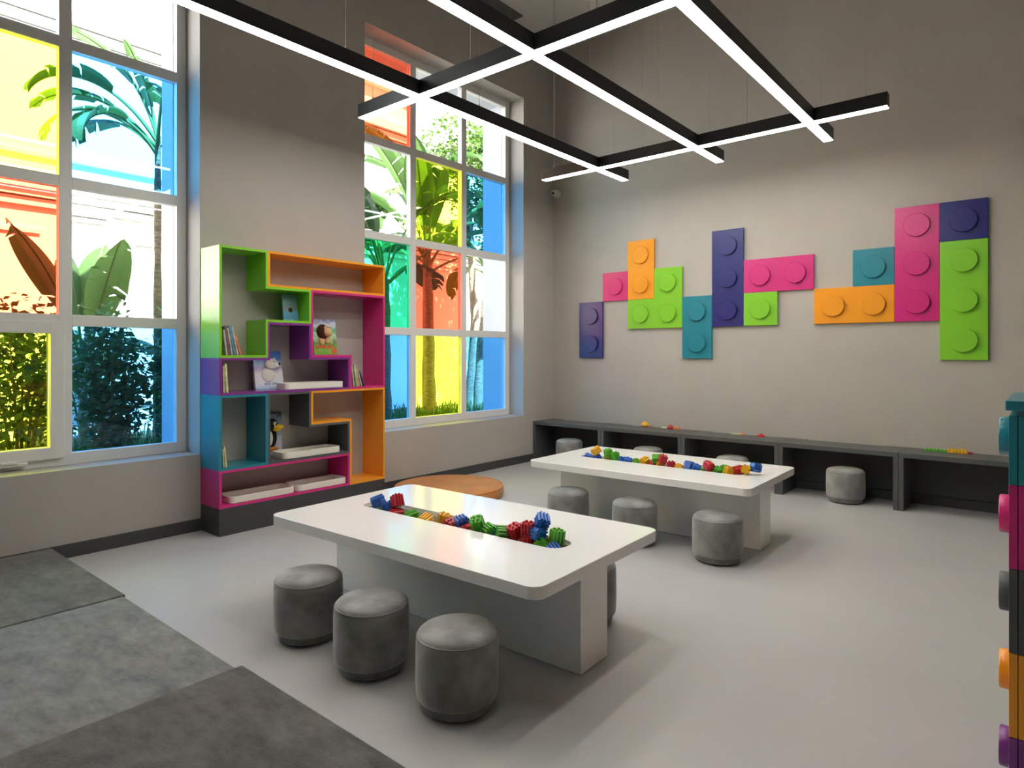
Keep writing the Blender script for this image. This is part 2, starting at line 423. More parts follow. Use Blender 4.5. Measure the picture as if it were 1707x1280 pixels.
def picture_book(name, label, y, z, wd, h, th, m, tilt=.16, rz=0.0, x=.20, sc=1.0):
    """front cover faces +x and leans back; local y across, z up"""
    t = thing(name, label, 'book', (x, y, z + .001), rz)
    t.rotation_euler = Euler((0, -tilt, rz), 'XYZ'); t.scale = (sc, sc, sc)
    obj('cover', MB().box(-th, -wd / 2, 0, -th + .002, wd / 2, h).box(-.002, -wd / 2, 0, 0, wd / 2, h).box(-th + .002, -wd / 2, 0, -.002, -wd / 2 + .002, h), m, t)
    obj('pages', MB().box(-th + .0022, -wd / 2 + .0022, .003, -.0022, wd / 2 - .003, h - .003), PAPER, t)
    return t
PW = mat('plush_white', (.75, .72, .66), .9, .1, bump=.3, bscale=90, sheen=.3); PB = mat('plush_black', (.01, .01, .012), .6, .3)
PBR = mat('plush_brown', (.05, .022, .012), .9, .1, bump=.3, bscale=90, sheen=.2); PTAN = mat('plush_tan', (.62, .40, .20), .9, .1, bump=.2, bscale=90)
PYL = mat('plush_yellow', (.85, .55, .04), .8, .1, bump=.15, bscale=90)
PRD = mat('title_red', (.62, .12, .04), .4, .3); PBL = mat('title_blue', (.10, .20, .42), .4, .3)
# polar bear book
mbk = gradient_cover('polar_cover', [(.0, (.32, .52, .78)), (.12, (.75, .78, .84)), (.42, (.80, .79, .80)), (.55, (.45, .38, .62)), (.66, (.45, .55, .75)), (.80, (.08, .22, .55)), (1., (.04, .14, .45))], 22, .22, height=.31)
b = picture_book('picture_book', 'blue and white picture book with a plush polar bear on its cover', -4.368, gz(3) + T, .255, .31, .024, mbk, .17, .06, x=.105, sc=1.09)
obj('bear_body', MB().ellipsoid((.0, -.005, .115), (.012, .062, .06)), PW, b, smooth=True)
hd = obj('bear_head', MB().ellipsoid((.012, .025, .205), (.022, .062, .045)).ellipsoid((.02, .062, .195), (.02, .03, .024)).ellipsoid((.012, .055, .245), (.008, .013, .013)), PW, b, smooth=True)
obj('bear_nose', MB().ellipsoid((.034, .083, .20), (.008, .013, .010), 10, 8), PB, hd, smooth=True)
obj('bear_eye', MB().ellipsoid((.033, .038, .222), (.004, .004, .004), 8, 6), PB, hd, smooth=True)
fc = bpy.data.curves.new('title', 'FONT'); fc.body = 'aino alis'; fc.size = .036; fc.align_x = 'CENTER'; fc.extrude = .0006; fc.shear = -.1
fo = bpy.data.objects.new('title_curve', fc); COL.objects.link(fo)
bpy.context.view_layer.update()
tm = bpy.data.meshes.new_from_object(fo.evaluated_get(bpy.context.evaluated_depsgraph_get())); bpy.data.objects.remove(fo)
tm.materials.clear(); tm.materials.append(PBL)
obj('title', tm, None, b, loc=(.0012, .01, .036), rot=(PI / 2, 0, PI / 2))
# monkey book
mbk = gradient_cover('monkey_cover', [(.0, (.12, .35, .04)), (.15, (.25, .45, .06)), (.3, (.10, .22, .04)), (.5, (.50, .62, .40)), (.66, (.10, .40, .16)), (.82, (.55, .62, .70)), (1., (.20, .20, .42))], 30, .5, height=.29)
b = picture_book('picture_book', 'jungle picture book with a plush brown monkey head on its cover', -3.835, gz(4) + T, .20, .285, .030, mbk, .14, -.10, x=.165, sc=1.19)
hd = obj('monkey_head', MB().ellipsoid((.006, -.02, .185), (.028, .05, .06)), PBR, b, smooth=True)
obj('monkey_face', MB().ellipsoid((.024, .012, .18), (.026, .036, .038)).ellipsoid((.026, .005, .208), (.014, .026, .02)), PTAN, hd, smooth=True)
obj('monkey_eye', MB().ellipsoid((.040, .010, .214), (.004, .004, .004), 8, 6).ellipsoid((.040, .026, .212), (.004, .004, .004), 8, 6), PB, hd)
obj('monkey_arm', MB().ellipsoid((.004, -.03, .115), (.008, .022, .035)).ellipsoid((.004, .02, .120), (.008, .022, .030)), PTAN, b, smooth=True)
tl = MB()
for k in range(9): tl.box(.0005, -.082 + k * .0165, .050 + .006 * ((k * 3) % 4) / 3, .0025, -.070 + k * .0165, .074 + .007 * ((k * 5) % 3) / 2)
obj('title_band', tl, PRD, b)
obj('badge', MB().lathe([(.022, 0), (.022, .002)], 20).xf(Matrix.Translation((.0005, .074, .030)) @ Matrix.Rotation(PI / 2, 4, 'Y')), PRD, b)
# penguin book
mbk = gradient_cover('penguin_cover', [(.0, (.62, .60, .70)), (.3, (.55, .58, .70)), (.55, (.30, .38, .52)), (.75, (.35, .45, .58)), (1., (.05, .07, .10))], 36, .6, height=.31)
b = picture_book('picture_book', 'pale picture book with a plush penguin head and yellow beak on its cover', -4.342, gz(1) + T, .195, .31, .028, mbk, .05, .0, x=.055, sc=1.24)
bd = obj('penguin_body', MB().ellipsoid((.0, 0.018, .135), (.010, .040, .075)), PB, b, smooth=True)
obj('penguin_belly', MB().ellipsoid((.006, -0.004, .13), (.010, .028, .055)), PW, bd, smooth=True)
obj('penguin_foot', MB().ellipsoid((.006, 0.018, .052), (.012, .045, .014)), mat('plush_orange', (.65, .25, .06), .8, .1), bd, smooth=True)
hd = obj('penguin_head', MB().ellipsoid((.010, 0.013, .225), (.03, .045, .046)), PB, b, smooth=True)
obj('penguin_beak', MB().ellipsoid((.036, 0.053, .208), (.026, .040, .019)).ellipsoid((.032, 0.040, .190), (.022, .030, .014)), PYL, hd, smooth=True)
ey = obj('penguin_eye', MB().ellipsoid((.036, 0.024, .232), (.010, .014, .017), 12, 8), PW, hd, smooth=True)
obj('penguin_pupil', MB().ellipsoid((.045, 0.028, .229), (.004, .005, .008), 8, 6), PB, hd)
# blue book on the lime shelf
mbk = gradient_cover('blue_cover', [(.0, (.35, .45, .55)), (.08, (.06, .20, .36)), (.3, (.08, .26, .42)), (.42, (.16, .22, .22)), (.7, (.12, .24, .26)), (.93, (.10, .18, .18)), (1., (.02, .05, .05))], 18, .25, height=.25)
b = picture_book('picture_book', 'thin blue book standing open-faced on the lime green shelf', -4.225, gz(5) + T, .155, .245, .014, mbk, .12, .10, x=.21)
obj('emblem', MB().ellipsoid((.0005, .0, .10), (.0012, .024, .022), 14, 8), PBR, b)

# ------------------------------------------------------------------ wall art panels
S, AX, AZ, PT = .375, .4604, 1.3974, .030
def panel(cells, m, label):
    i0 = min(c[0] for c in cells); j0 = min(c[1] for c in cells)
    t = thing('wall_panel', label, 'wall panel', (AX + i0 * S, -.001, AZ + j0 * S), 0, 'building-block wall panels')
    cs = [(a - i0, b_ - j0) for a, b_ in cells]
    mb = MB(); g = .0012
    if len(cs) == 3 and len(set(a for a, _ in cs)) == 2:      # the L-shaped one
        pts = [(g, g), (2 * S - g, g), (2 * S - g, 2 * S - g), (S + g, 2 * S - g), (S + g, S - g), (g, S - g)]
        mb.prism(pts, 0, PT).xf(Matrix.Rotation(PI / 2, 4, 'X'))
    else:
        nx = max(a for a, _ in cs) + 1; nz = max(b_ for _, b_ in cs) + 1
        mb.box(g, -PT, g, nx * S - g, 0, nz * S - g)
    obj('plate', mb, m, t, bevel=.0025)
    for a, b_ in cs:
        obj('stud', MB().lathe([(.112, 0), (.112, .020), (.109, .024)], 40).xf(Matrix.Translation(((a + .5) * S, -PT, (b_ + .5) * S)) @ Matrix.Rotation(PI / 2, 4, 'X')), m, t, smooth=True)
panel([(0, 0), (0, 1)], C_NAVY, 'navy two-stud wall panel hung beside the window-side corner')
panel([(1, 2)], C_PINK, 'single-stud pink wall panel')
panel([(2, 2), (2, 3)], C_ORANGE, 'upright orange two-stud wall panel above the lime L-shaped one')
panel([(2, 1), (3, 1), (3, 2)], C_LIME, 'L-shaped lime wall panel with three studs')
panel([(4, 0), (4, 1)], C_TEAL, 'upright teal two-stud wall panel')
panel([(5, 1), (5, 2), (5, 3)], C_NAVY, 'tall navy wall panel with three studs')
panel([(6, 2), (7, 2)], C_PINK, 'horizontal pink wall panel with two studs')
panel([(6, 1)], C_LIME, 'single-stud lime wall panel under the pink two-stud one')
panel([(8, 1), (9, 1)], C_ORANGE, 'horizontal orange wall panel with two studs')
panel([(9, 2)], C_TEAL, 'single-stud teal wall panel on the orange one')
panel([(10, 1), (10, 2), (10, 3)], C_PINK, 'tall pink wall panel with three studs')
panel([(11, 3)], C_NAVY, 'single-stud navy wall panel above the tall lime one')
panel([(11, 0), (11, 1), (11, 2)], C_LIME, 'tall lime wall panel with three studs')

# ------------------------------------------------------------------ benches along the back wall
BW, BD, BH, BT = 1.078, .470, .537, .042
BL = ['against the window wall', 'second from the window wall', 'third from the window wall', 'fourth from the window wall', 'farthest from the window wall']
def make_bench(k):
    t = thing('bench', 'low anthracite open bench unit, ' + BL[k], 'bench', (k * BW + .002, -.016, 0), 0, 'anthracite bench units')
    tp = MB().box(0, -BD + .016, BH - BT, BW - .004, -.045, BH).box(0, -.045, BH - BT, .17, 0, BH).box(BW - .174, -.045, BH - BT, BW - .004, 0, BH)
    obj('bench_top', tp, GREY, t, bevel=0)
    obj('cable_tray', MB().box(.17, -.045, BH - BT - .02, BW - .174, 0, BH - BT), BASE, t)
    obj('shade_panel', MB().box(.040, -.024, .104, BW - .044, -.004, BH - BT - .021), BASE, t)  # dark sheet added in the opening, standing in for shade under the bench
    obj('side_panel', MB().box(0, -BD + .016, 0, .040, 0, BH - BT), GREY, t)
    obj('side_panel', MB().box(BW - .044, -BD + .016, 0, BW - .004, 0, BH - BT), GREY, t)
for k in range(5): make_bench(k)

# ------------------------------------------------------------------ stools
NS = 44
def stool_meshes():
    base = MB().lathe([(.140, .010), (.150, .012), (.152, .018), (.152, .052), (.146, .056)], NS)
    R = .1735
    body = MB().lathe([(.150, .048), (.163, .050), (.169, .058), (R - .002, .075), (R, .12), (R, .20), (R - .001, .27), (R - .003, .292), (R - .008, .300)], NS)
    pip = MB(); prof = []
    for k in range(8):
        a = 2 * PI * k / 8; prof.append((R - .0065 + .0032 * math.cos(a), .301 + .0032 * math.sin(a)))
    v = []; f = []
    for (r_, z_) in prof:
        for k in range(NS): v.append((r_ * math.cos(2 * PI * k / NS), r_ * math.sin(2 * PI * k / NS), z_))
    for i in range(8):
        for k in range(NS): f.append((i * NS + k, i * NS + (k + 1) % NS, ((i + 1) % 8) * NS + (k + 1) % NS, ((i + 1) % 8) * NS + k))
    pip.add(v, f)
    seat = MB().lathe([(R - .012, .298), (R - .008, .303), (R - .012, .312), (R - .022, .321), (R - .045, .329), (R - .085, .334), (.04, .3365), (.005, .337)], NS)
    ft = MB().lathe([(.012, 0), (.012, .011)], 10)
    return base, body, pip, seat, ft
sb = stool_meshes()
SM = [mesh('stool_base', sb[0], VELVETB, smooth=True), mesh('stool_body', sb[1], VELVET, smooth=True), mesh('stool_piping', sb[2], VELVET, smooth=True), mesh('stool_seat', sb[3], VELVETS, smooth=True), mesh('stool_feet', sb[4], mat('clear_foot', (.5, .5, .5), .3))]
def stool(x, y, rz, label):
    t = thing('stool', label, 'stool', (x, y, 0), rz, 'round grey velvet stools')
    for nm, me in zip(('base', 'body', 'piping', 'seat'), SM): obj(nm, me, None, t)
    for k in range(4):
        a = PI / 4 + k * PI / 2; obj('foot', SM[4], None, t, loc=(.115 * math.cos(a), .115 * math.sin(a), 0))
G1 = 'round grey velvet stool between the white table and the mats, '
stool(2.445, -5.478, .3, G1 + 'nearest the windows')
stool(2.970, -5.481, 1.4, G1 + 'middle of three')
stool(3.503, -5.452, 2.6, G1 + 'farthest from the windows')
stool(3.43, -4.385, .8, 'round grey velvet stool between the two white tables, half hidden behind the leg slab')
for px, rz, lb in ((947, .2, 'nearest the windows'), (1058, 1.9, 'middle of three'), (1196, 2.9, 'farthest from the windows')):
    q = on(px, 860, 1, -2.935)
    stool(q.x, -2.935, rz, 'round grey velvet stool along the table by the benches, ' + lb)
for px, rz, lb in ((949, .5, 'bench unit against the window wall'), (1080, 1.1, 'second bench unit from the window wall'), (1221, 2.2, 'third bench unit from the window wall'), (1409.5, 3., 'fourth bench unit from the window wall')):
    q = on(px, 800, 1, -.385)
    stool(q.x, -.385, rz, 'round grey velvet stool standing under the ' + lb)

# ------------------------------------------------------------------ play tables with brick troughs
TZ, TT = .535, .055
TROUGH = mat('trough_grey', (.50, .50, .46), .4, .4)
def play_table(x, y, rz, label, DT):
    t = thing('play_table', label, 'table', (x, y, 0), rz, 'white play tables')
    a, b_ = .955, .552; sa, sb_ = .735, .083
    N_ = 10
    obj('tabletop', MB().ring(rrect(-a, -b_, a, b_, .06, N_), rrect(-sa, -sb_, sa, sb_, .075, N_), TZ - TT, TZ), WHITE, t, bevel=.003, ang=60)
    tr = MB().ring(rrect(-sa - .006, -sb_ - .006, sa + .006, sb_ + .006, .08, N_), rrect(-sa + .008, -sb_ + .008, sa - .008, sb_ - .008, .067, N_), TZ - DT, TZ - .022)
    tr.prism(rrect(-sa - .006, -sb_ - .006, sa + .006, sb_ + .006, .08, N_), TZ - DT - .007, TZ - DT + .0005)
    obj('trough', tr, TROUGH, t, label='grey recessed trough')
    lg = MB().box(-.905, -.120, .004, .885, .120, TZ - DT - .008)
    lg.box(-.905, -.120, TZ - DT - .008, .885, -.095, TZ - TT).box(-.905, .095, TZ - DT - .008, .885, .120, TZ - TT).box(-.905, -.095, TZ - DT - .008, -.745, .095, TZ - TT).box(.745, -.095, TZ - DT - .008, .885, .095, TZ - TT)
    obj('leg', lg, WHITE, t)
    obj('foot_plate', MB().box(-.900, -.115, 0, .880, .115, .004), BASE, t)
    return t
T1 = (2.875, -4.83, math.radians(1.8)); T2 = (2.862, -2.42, math.radians(1.0))
play_table(*T1, 'white play table with rounded corners and a brick trough, beside the grey mats', .068)
play_table(*T2, 'white play table with rounded corners and a brick trough, in front of the benches', .056)

# toy bricks: ribbed blocks ---------------------------------------------------
def ribbed(L_, core=.026, tooth=.008, n=3):
    """extruded block with n ridges per side; axis along z, centred"""
    pts = []; st = 2 * core / n
    for s in range(4):
        a = s * PI / 2; ca, sa = math.cos(a), math.sin(a)
        q = []
        for k in range(n):
            u0 = -core + k * st
            q += [(core, u0 + st * .18), (core + tooth, u0 + st * .26), (core + tooth, u0 + st * .74), (core, u0 + st * .82)]
        pts += [(x * ca - y * sa, x * sa + y * ca) for x, y in q]
    return MB().prism(pts, -L_ / 2, L_ / 2)
BM = {}
for cn, mm in (('red', RED), ('blue', BLUE), ('green', GREEN), ('yellow', YELLOW)):
    me = mesh('ribbed_brick_' + cn, ribbed(.066), mm)
    pg = MB()
    for a in (-.013, .013):
        for b_ in (-.013, .013): pg.lathe([(.007, .033), (.007, .042)], 8, (a, b_, 0))
    BM[cn] = (me, mesh('brick_pegs_' + cn, pg, mm))
ORD = ['first', 'second', 'third', 'fourth', 'fifth', 'sixth', 'seventh', 'eighth', 'ninth', 'tenth']
def bricks(spec, T, ysl, label, group, DT):
    ps = []; R = .036
    x0, y0, rz = T
    ca, sa = math.cos(rz), math.sin(rz)
    for (px, py, cn) in spec:
        q = on(px, py, 1, y0 + ysl)
        lx_ = (q.x - x0) * ca + (q.y - y0) * sa; ly_ = random.uniform(-.022, .022)
        ps.append([lx_, ly_, max(q.z, TZ - DT + R + .002)])
    lim = (.735 - .012 - R, .083 - .012 - R * .9)
    for it in range(160):
        for i in range(len(ps)):
            for j in range(i + 1, len(ps)):
                d = Vector(ps[i]) - Vector(ps[j]); l = d.length
                if l < 2 * R:
                    d = d.normalized() * ((2 * R - l) * .26) if l > 1e-5 else Vector((.01, 0, 0))
                    d.z *= .55
                    for k in range(3): ps[i][k] += d[k]; ps[j][k] -= d[k]
        for p_ in ps:
            low = p_[2] < TZ + R
            if low: p_[1] = max(-lim[1], min(lim[1], p_[1])); p_[0] = max(-lim[0], min(lim[0], p_[0]))
            p_[2] = max(p_[2], TZ - DT + R + .001)
    # settle: anything without support sinks onto what is below
    order = sorted(range(len(ps)), key=lambda i: ps[i][2]); done = []
    for i in order:
        z = TZ - DT + R + .001
        for j in done:
            dx, dy = ps[i][0] - ps[j][0], ps[i][1] - ps[j][1]; h2 = (2 * R) ** 2 - dx * dx - dy * dy
            if h2 > 0: z = max(z, ps[j][2] + math.sqrt(h2))
        if ps[i][2] - z > .012: ps[i][2] = max(z, ps[i][2] - .05)
        done.append(i)
    rank = {}
    for cn in BM:
        for q_, i in enumerate(sorted((i for i in range(len(spec)) if spec[i][2] == cn), key=lambda i: ps[i][0])): rank[i] = q_
    for i_, ((px, py, cn), p_) in enumerate(zip(spec, ps)):
        w_ = Vector((x0 + p_[0] * ca - p_[1] * sa, y0 + p_[0] * sa + p_[1] * ca, p_[2]))
        t = obj('toy_brick', BM[cn][0], None)
        t.location = w_; t.rotation_euler = (random.uniform(-.5, .5) + random.choice((0, PI / 2)), random.uniform(-.5, .5), random.uniform(0, PI))
        tag(t, label % cn + ', %s %s from the window end' % (ORD[rank[i_]], cn), 'toy brick', group + ', ' + cn)
        obj('pegs', BM[cn][1], None, t)
b1 = [(640, 838, 'blue'), (655, 845, 'blue'), (664, 830, 'red'), (668, 850, 'red'), (642, 853, 'green'), (690, 860, 'green'), (715, 866, 'yellow'), (740, 858, 'yellow'), (753, 868, 'red'), (772, 872, 'blue'), (780, 888, 'red'),
      (802, 873, 'green'), (812, 884, 'green'), (830, 893, 'blue'), (842, 888, 'green'), (857, 886, 'red'), (875, 884, 'red'), (894, 880, 'blue'), (896, 893, 'blue'), (903, 906, 'green'), (868, 903, 'green'), (884, 904, 'red'), (911, 912, 'red'), (926, 906, 'green'), (945, 912, 'blue')]
b2 = [(981, 755, 'blue'), (996, 760, 'blue'), (996, 748, 'yellow'), (1013, 761, 'yellow'), (1015, 752, 'green'), (1028, 757, 'green'), (1037, 766, 'blue'), (1049, 760, 'blue'), (1061, 769, 'green'), (1076, 765, 'yellow'), (1086, 770, 'red'), (1093, 762, 'green'), (1107, 763, 'red'), (1102, 773, 'yellow'), (1118, 768, 'red'),
      (1132, 775, 'yellow'), (1147, 773, 'blue'), (1160, 779, 'blue'), (1176, 782, 'green'), (1184, 778, 'red'), (1192, 784, 'green'), (1206, 785, 'green'), (1216, 785, 'yellow'), (1229, 784, 'red'), (1242, 782, 'yellow'), (1256, 780, 'blue')]
bricks(b1, T1, 0, '%s ribbed toy brick in trough beside mats', 'bricks in the trough by the mats', .068)
bricks(b2, T2, 0, '%s ribbed toy brick in trough by benches', 'bricks in the trough by the benches', .056)

# small toys on the bench tops ---------------------------------------------------
def bench_toy(x, y, build, label, name='toy'):
    t = thing(name, label, 'toy', (x, y, BH)); build(t); return t
PALE = mat('pale_green_plastic', (.55, .72, .40), .35); ORG = mat('orange_plastic', (.80, .22, .04), .35)
bench_toy(1.50, -.10, lambda t: (obj('body', MB().lathe([(.022, 0), (.055, .022), (.048, .04), (.012, .068)], 7), YELLOW, t), obj('tail', MB().box(.05, -.012, .002, .10, .012, .016), ORG, t)), 'yellow faceted toy on the second bench top', 'faceted_toy')
bench_toy(1.84, -.10, lambda t: (obj('body', MB().lathe([(.03, 0), (.042, .02), (.026, .045), (.01, .05)], 8), RED, t), obj('head', MB().box(-.11, -.012, .001, -.05, .012, .02), PALE, t, bevel=.003), obj('tail', MB().box(.045, -.014, .001, .12, .014, .03), ORG, t, bevel=.004)), 'red, orange and pale green toy figure on the second bench top', 'toy_figure')
bench_toy(2.70, -.10, lambda t: (obj('bar', MB().box(-.10, -.012, .0005, 0, .012, .014), PALE, t, bevel=.003), obj('end', MB().lathe([(.02, 0), (.026, .008), (.014, .022)], 10, (.022, 0, 0)), ORG, t)), 'pale green stick toy with an orange end on the third bench top', 'stick_toy')
bench_toy(2.93, -.10, lambda t: (obj('cap', MB().lathe([(.045, 0), (.042, .012), (.02, .024)], 9), RED, t), obj('knob', MB().lathe([(.012, .02), (.010, .034)], 8), RED, t)), 'flat red toy cap on the third bench top', 'toy_disc')
def caterpillar(t):
    for k in range(6):
        o = obj('link', MB().box(-.155 + k * .030, -.016, .0005, -.128 + k * .030, .016, .022), GREEN, t, bevel=.003)
        obj('peg', MB().lathe([(.006, .02), (.006, .03)], 8, (-.142 + k * .030, 0, 0)), PALE, o)
    for k in range(6):
        o = obj('link', MB().box(.028 + k * .026, -.026, .0005, .052 + k * .026, .026, .034), YELLOW, t, bevel=.003)
        obj('peg', MB().lathe([(.007, .033), (.007, .046)], 8, (.040 + k * .026, 0, 0)), YELLOW, o)
    obj('tip', MB().box(.186, -.012, .001, .225, .012, .020), RED, t, bevel=.004)
bench_toy(4.63, -.14, caterpillar, 'long green and yellow chain of toy bricks on the last bench top', 'brick_chain')

# ------------------------------------------------------------------ floor cushion and mats
t = thing('floor_cushion', 'round flat ochre velvet floor cushion beside the bookshelf', 'cushion', (.635, -2.68, 0))
R = .565
obj('cover', MB().lathe([(R - .05, .002), (R - .012, .010), (R, .035), (R, .075), (R - .012, .10), (R - .05, .113), (R - .2, .118), (.01, .119)], 56), OCHRE, t, smooth=True)
v = []; f = []
for i in range(6):
    for k in range(56):
        a = 2 * PI * i / 6; r_ = R - .010 + .004 * math.cos(a); v.append((r_ * math.cos(2 * PI * k / 56), r_ * math.sin(2 * PI * k / 56), .1005 + .004 * math.sin(a)))
for i in range(6):
    for k in range(56): f.append((i * 56 + k, i * 56 + (k + 1) % 56, ((i + 1) % 6) * 56 + (k + 1) % 56, ((i + 1) % 6) * 56 + k))
obj('piping', MB().add(v, f), OCHRE, t, smooth=True)

def carpet(name, c, c2):
    m = mat(name, c, .95, .1, col2=c2, nscale=6.0, bump=.5, bscale=130, sheen=.35, stretch=(1, 2.0, 1), detail=12.0, nrough=.68)
    return m
MT = .095
for (x0, x1, ye, zt, m_, lb, dz) in ((.018, 1.372, -5.968, MT, carpet('mat_pile_a', (.075, .075, .074), (.20, .20, .19)), 'mottled dark grey carpet mat against the window wall', 0),
                          (1.388, 2.678, -5.985, MT, carpet('mat_pile_b', (.12, .128, .13), (.30, .31, .305)), 'mottled grey carpet mat between two others, reflected light put into its paler colour', 0),  # middle pile coloured paler to carry the light reflected off it
                          (2.694, 4.000, -5.965, MT + .012, carpet('mat_pile_c', (.06, .058, .055), (.17, .163, .153)), 'mottled brownish grey carpet mat farthest from the window wall', 0)):
    t = thing('play_mat', lb, 'mat', ((x0 + x1) / 2, ye - 1.0, 0), 0, 'grey carpet mats')
    a = (x1 - x0) / 2
    obj('pad', MB().box(-a, -1.0, 0, a, 1.0, zt - .014), BASE, t, bevel=.006)
    obj('carpet', MB().box(-a, -1.0, zt - .014, a, 1.0, zt), m_, t, bevel=.009, segs=3)

# ------------------------------------------------------------------ block cabinet at the right
cb = thing('block_cabinet', 'tall cabinet made like stacked coloured toy blocks with a side stud each', 'cabinet', (5.300, -4.815, 0))
bh = .2634; cz = [(C_PURPLE, 'purple'), (C_ORANGE, 'orange'), (GREY, 'grey'), (C_PINK, 'pink'), (C_TEAL, 'teal')]
CWD, CDP = .62, .55
for k, (m_, nm) in enumerate(cz):
    z0 = k * bh; z1 = z0 + bh - .0015; tp = z1 if k < 4 else z1 - .045
    s = obj('side_block', MB().box(0, 0, z0, .022, CDP, tp), m_, cb, label=nm + ' side block with a round stud', bevel=.0015)
    for yy in (.205,):
        obj('stud', MB().lathe([(.064, 0), (.064, .029), (.061, .033)], 36).xf(Matrix.Translation((0, yy, (z0 + bh / 2))) @ Matrix.Rotation(-PI / 2, 4, 'Y')), m_, s, smooth=True)
    obj('door', MB().box(.024, 0, z0, CWD, .02, tp), m_, cb, label=nm + ' front', bevel=.0015)
    obj('carcass', MB().box(.022, .022, z0, CWD, CDP, tp), m_, cb)
obj('cabinet_top', MB().box(-.008, -.012, 5 * bh - .030, CWD + .01, CDP + .01, 5 * bh), C_TEAL, cb, bevel=.003, label='teal top board')

# ================================================================== outside
GZ = .30
SOIL = mat('garden_soil', (.12, .09, .06), .95, .1, noise_amt=.4, nscale=9, bump=.3, bscale=20)
struct('ground_outside', MB().box(-14, -20, GZ - .3, -TH, 14, GZ), SOIL)
WB = mat('white_render', (.82, .81, .78), .9, .2, noise_amt=.02, nscale=2)
FX_ = -5.0
fa = thing('neighbour_building', 'white rendered neighbouring building with horizontal mouldings behind the garden', 'building', (FX_, 0, GZ))
def fbox(name, x0, y0, z0, x1, y1, z1, **k): return obj(name, MB().box(x0 - FX_, y0, z0 - GZ, x1 - FX_, y1, z1 - GZ), WB, fa, **k)
fbox('wall', FX_ - 1, -16, GZ, FX_, 9, 7.2)
for (za, zb, d) in ((3.42, 3.52, .05), (3.54, 3.62, .09), (3.64, 3.74, .14), (4.09, 4.14, .05), (5.72, 5.80, .06), (5.82, 5.94, .12), (5.96, 6.12, .20), (7.0, 7.25, .25), (6.8, 6.98, .15)):
    fbox('moulding', FX_, -16, za, FX_ + d, 9, zb)
for yc in (-4.25, 2.55):
    fbox('pilaster', FX_, yc - .22, GZ, FX_ + .07, yc + .22, 3.42)
    for q, (za, zb) in enumerate(((3.28, 3.34), (3.36, 3.42))): fbox('capital', FX_ + .07, yc - .25 - .02 * q, za, FX_ + .10 + .02 * q, yc + .25 + .02 * q, zb)
for (ya, yb) in ((-8.2, -4.75), (-3.7, -.6)):
    for (a0, b0, a1, b1_) in ((ya, 3.06, yb, 3.12), (ya, .7, yb, .76), (ya, .76, ya + .06, 3.06), (yb - .06, .76, yb, 3.06)):
        fbox('panel_moulding', FX_, a0, b0, FX_ + .03, a1, b1_)

def leafmat(name, c, t=.45): return mat(name, c, .5, .35, noise_amt=.18, nscale=6, trans=t)
LF = [leafmat('banana_leaf_a', (.040, .085, .022), .3), leafmat('banana_leaf_b', (.065, .12, .03), .3), leafmat('banana_leaf_c', (.025, .06, .022), .25)]
STEM = mat('green_stem', (.14, .20, .06), .6, .3); BARK = mat('palm_bark', (.20, .16, .11), .9, .1, noise_amt=.4, nscale=12, bump=.6, bscale=18, stretch=(1, 1, 5))

def banana_leaf(rnd, az, el, length, width, bend, petiole=.45):
    """midrib points and a blade cut into lobes; returns (blade, stalk)"""
    n = 26; p = Vector((0, 0, 0)); e = el; pts = []; dirs = []
    for i in range(n + 1):
        d = Vector((math.cos(e) * math.cos(az), math.cos(e) * math.sin(az), math.sin(e)))
        pts.append(p.copy()); dirs.append(d); p = p + d * (length / n); e -= bend / n * (0.3 + 1.4 * i / n)
    st = MB().tube(pts, [.020 * (1 - .85 * i / n) + .003 for i in range(n + 1)], 5)
    bl_ = MB(); i0 = int(n * petiole); side = Vector((-math.sin(az), math.cos(az), 0))
    roll = rnd.uniform(-.5, .5)
    for s in (-1, 1):
        lobe = []
        def flush():
            if len(lobe) > 1:
                v = [q for pr in lobe for q in pr]
                bl_.add(v, [(3 * k + j, 3 * k + j + 1, 3 * k + j + 4, 3 * k + j + 3) for k in range(len(lobe) - 1) for j in (0, 1)])
        skew = rnd.uniform(-.03, .03); droop = rnd.uniform(.05, .35)
        for i in range(i0, n + 1):
            u_ = (i - i0) / (n - i0); wv = width / 2 * max(.03, math.sin(PI * min(1, u_ * .92 + .07)) ** .55)
            up = side.cross(dirs[i]) * -1
            sd_ = (side * s * math.cos(roll) + up * (math.sin(roll) + .25))
            a = pts[i]; m_ = a + sd_ * wv * .55 + dirs[i] * (.12 * wv + skew); e_ = a + sd_ * wv - Vector((0, 0, droop * wv)) + dirs[i] * (.35 * wv + skew)
            lobe.append((a, m_, e_))
            if rnd.random() < .28 and len(lobe) > 2:
                flush(); a2, m2, e2 = lobe[-1]; lobe.clear()
                skew = rnd.uniform(-.05, .03); droop = rnd.uniform(.02, .55)
                sh = dirs[i] * .02
                lobe.append((a2, m2 + sh, e2 + sh * 2.5 - Vector((0, 0, .04))))
        flush()
    return bl_, st

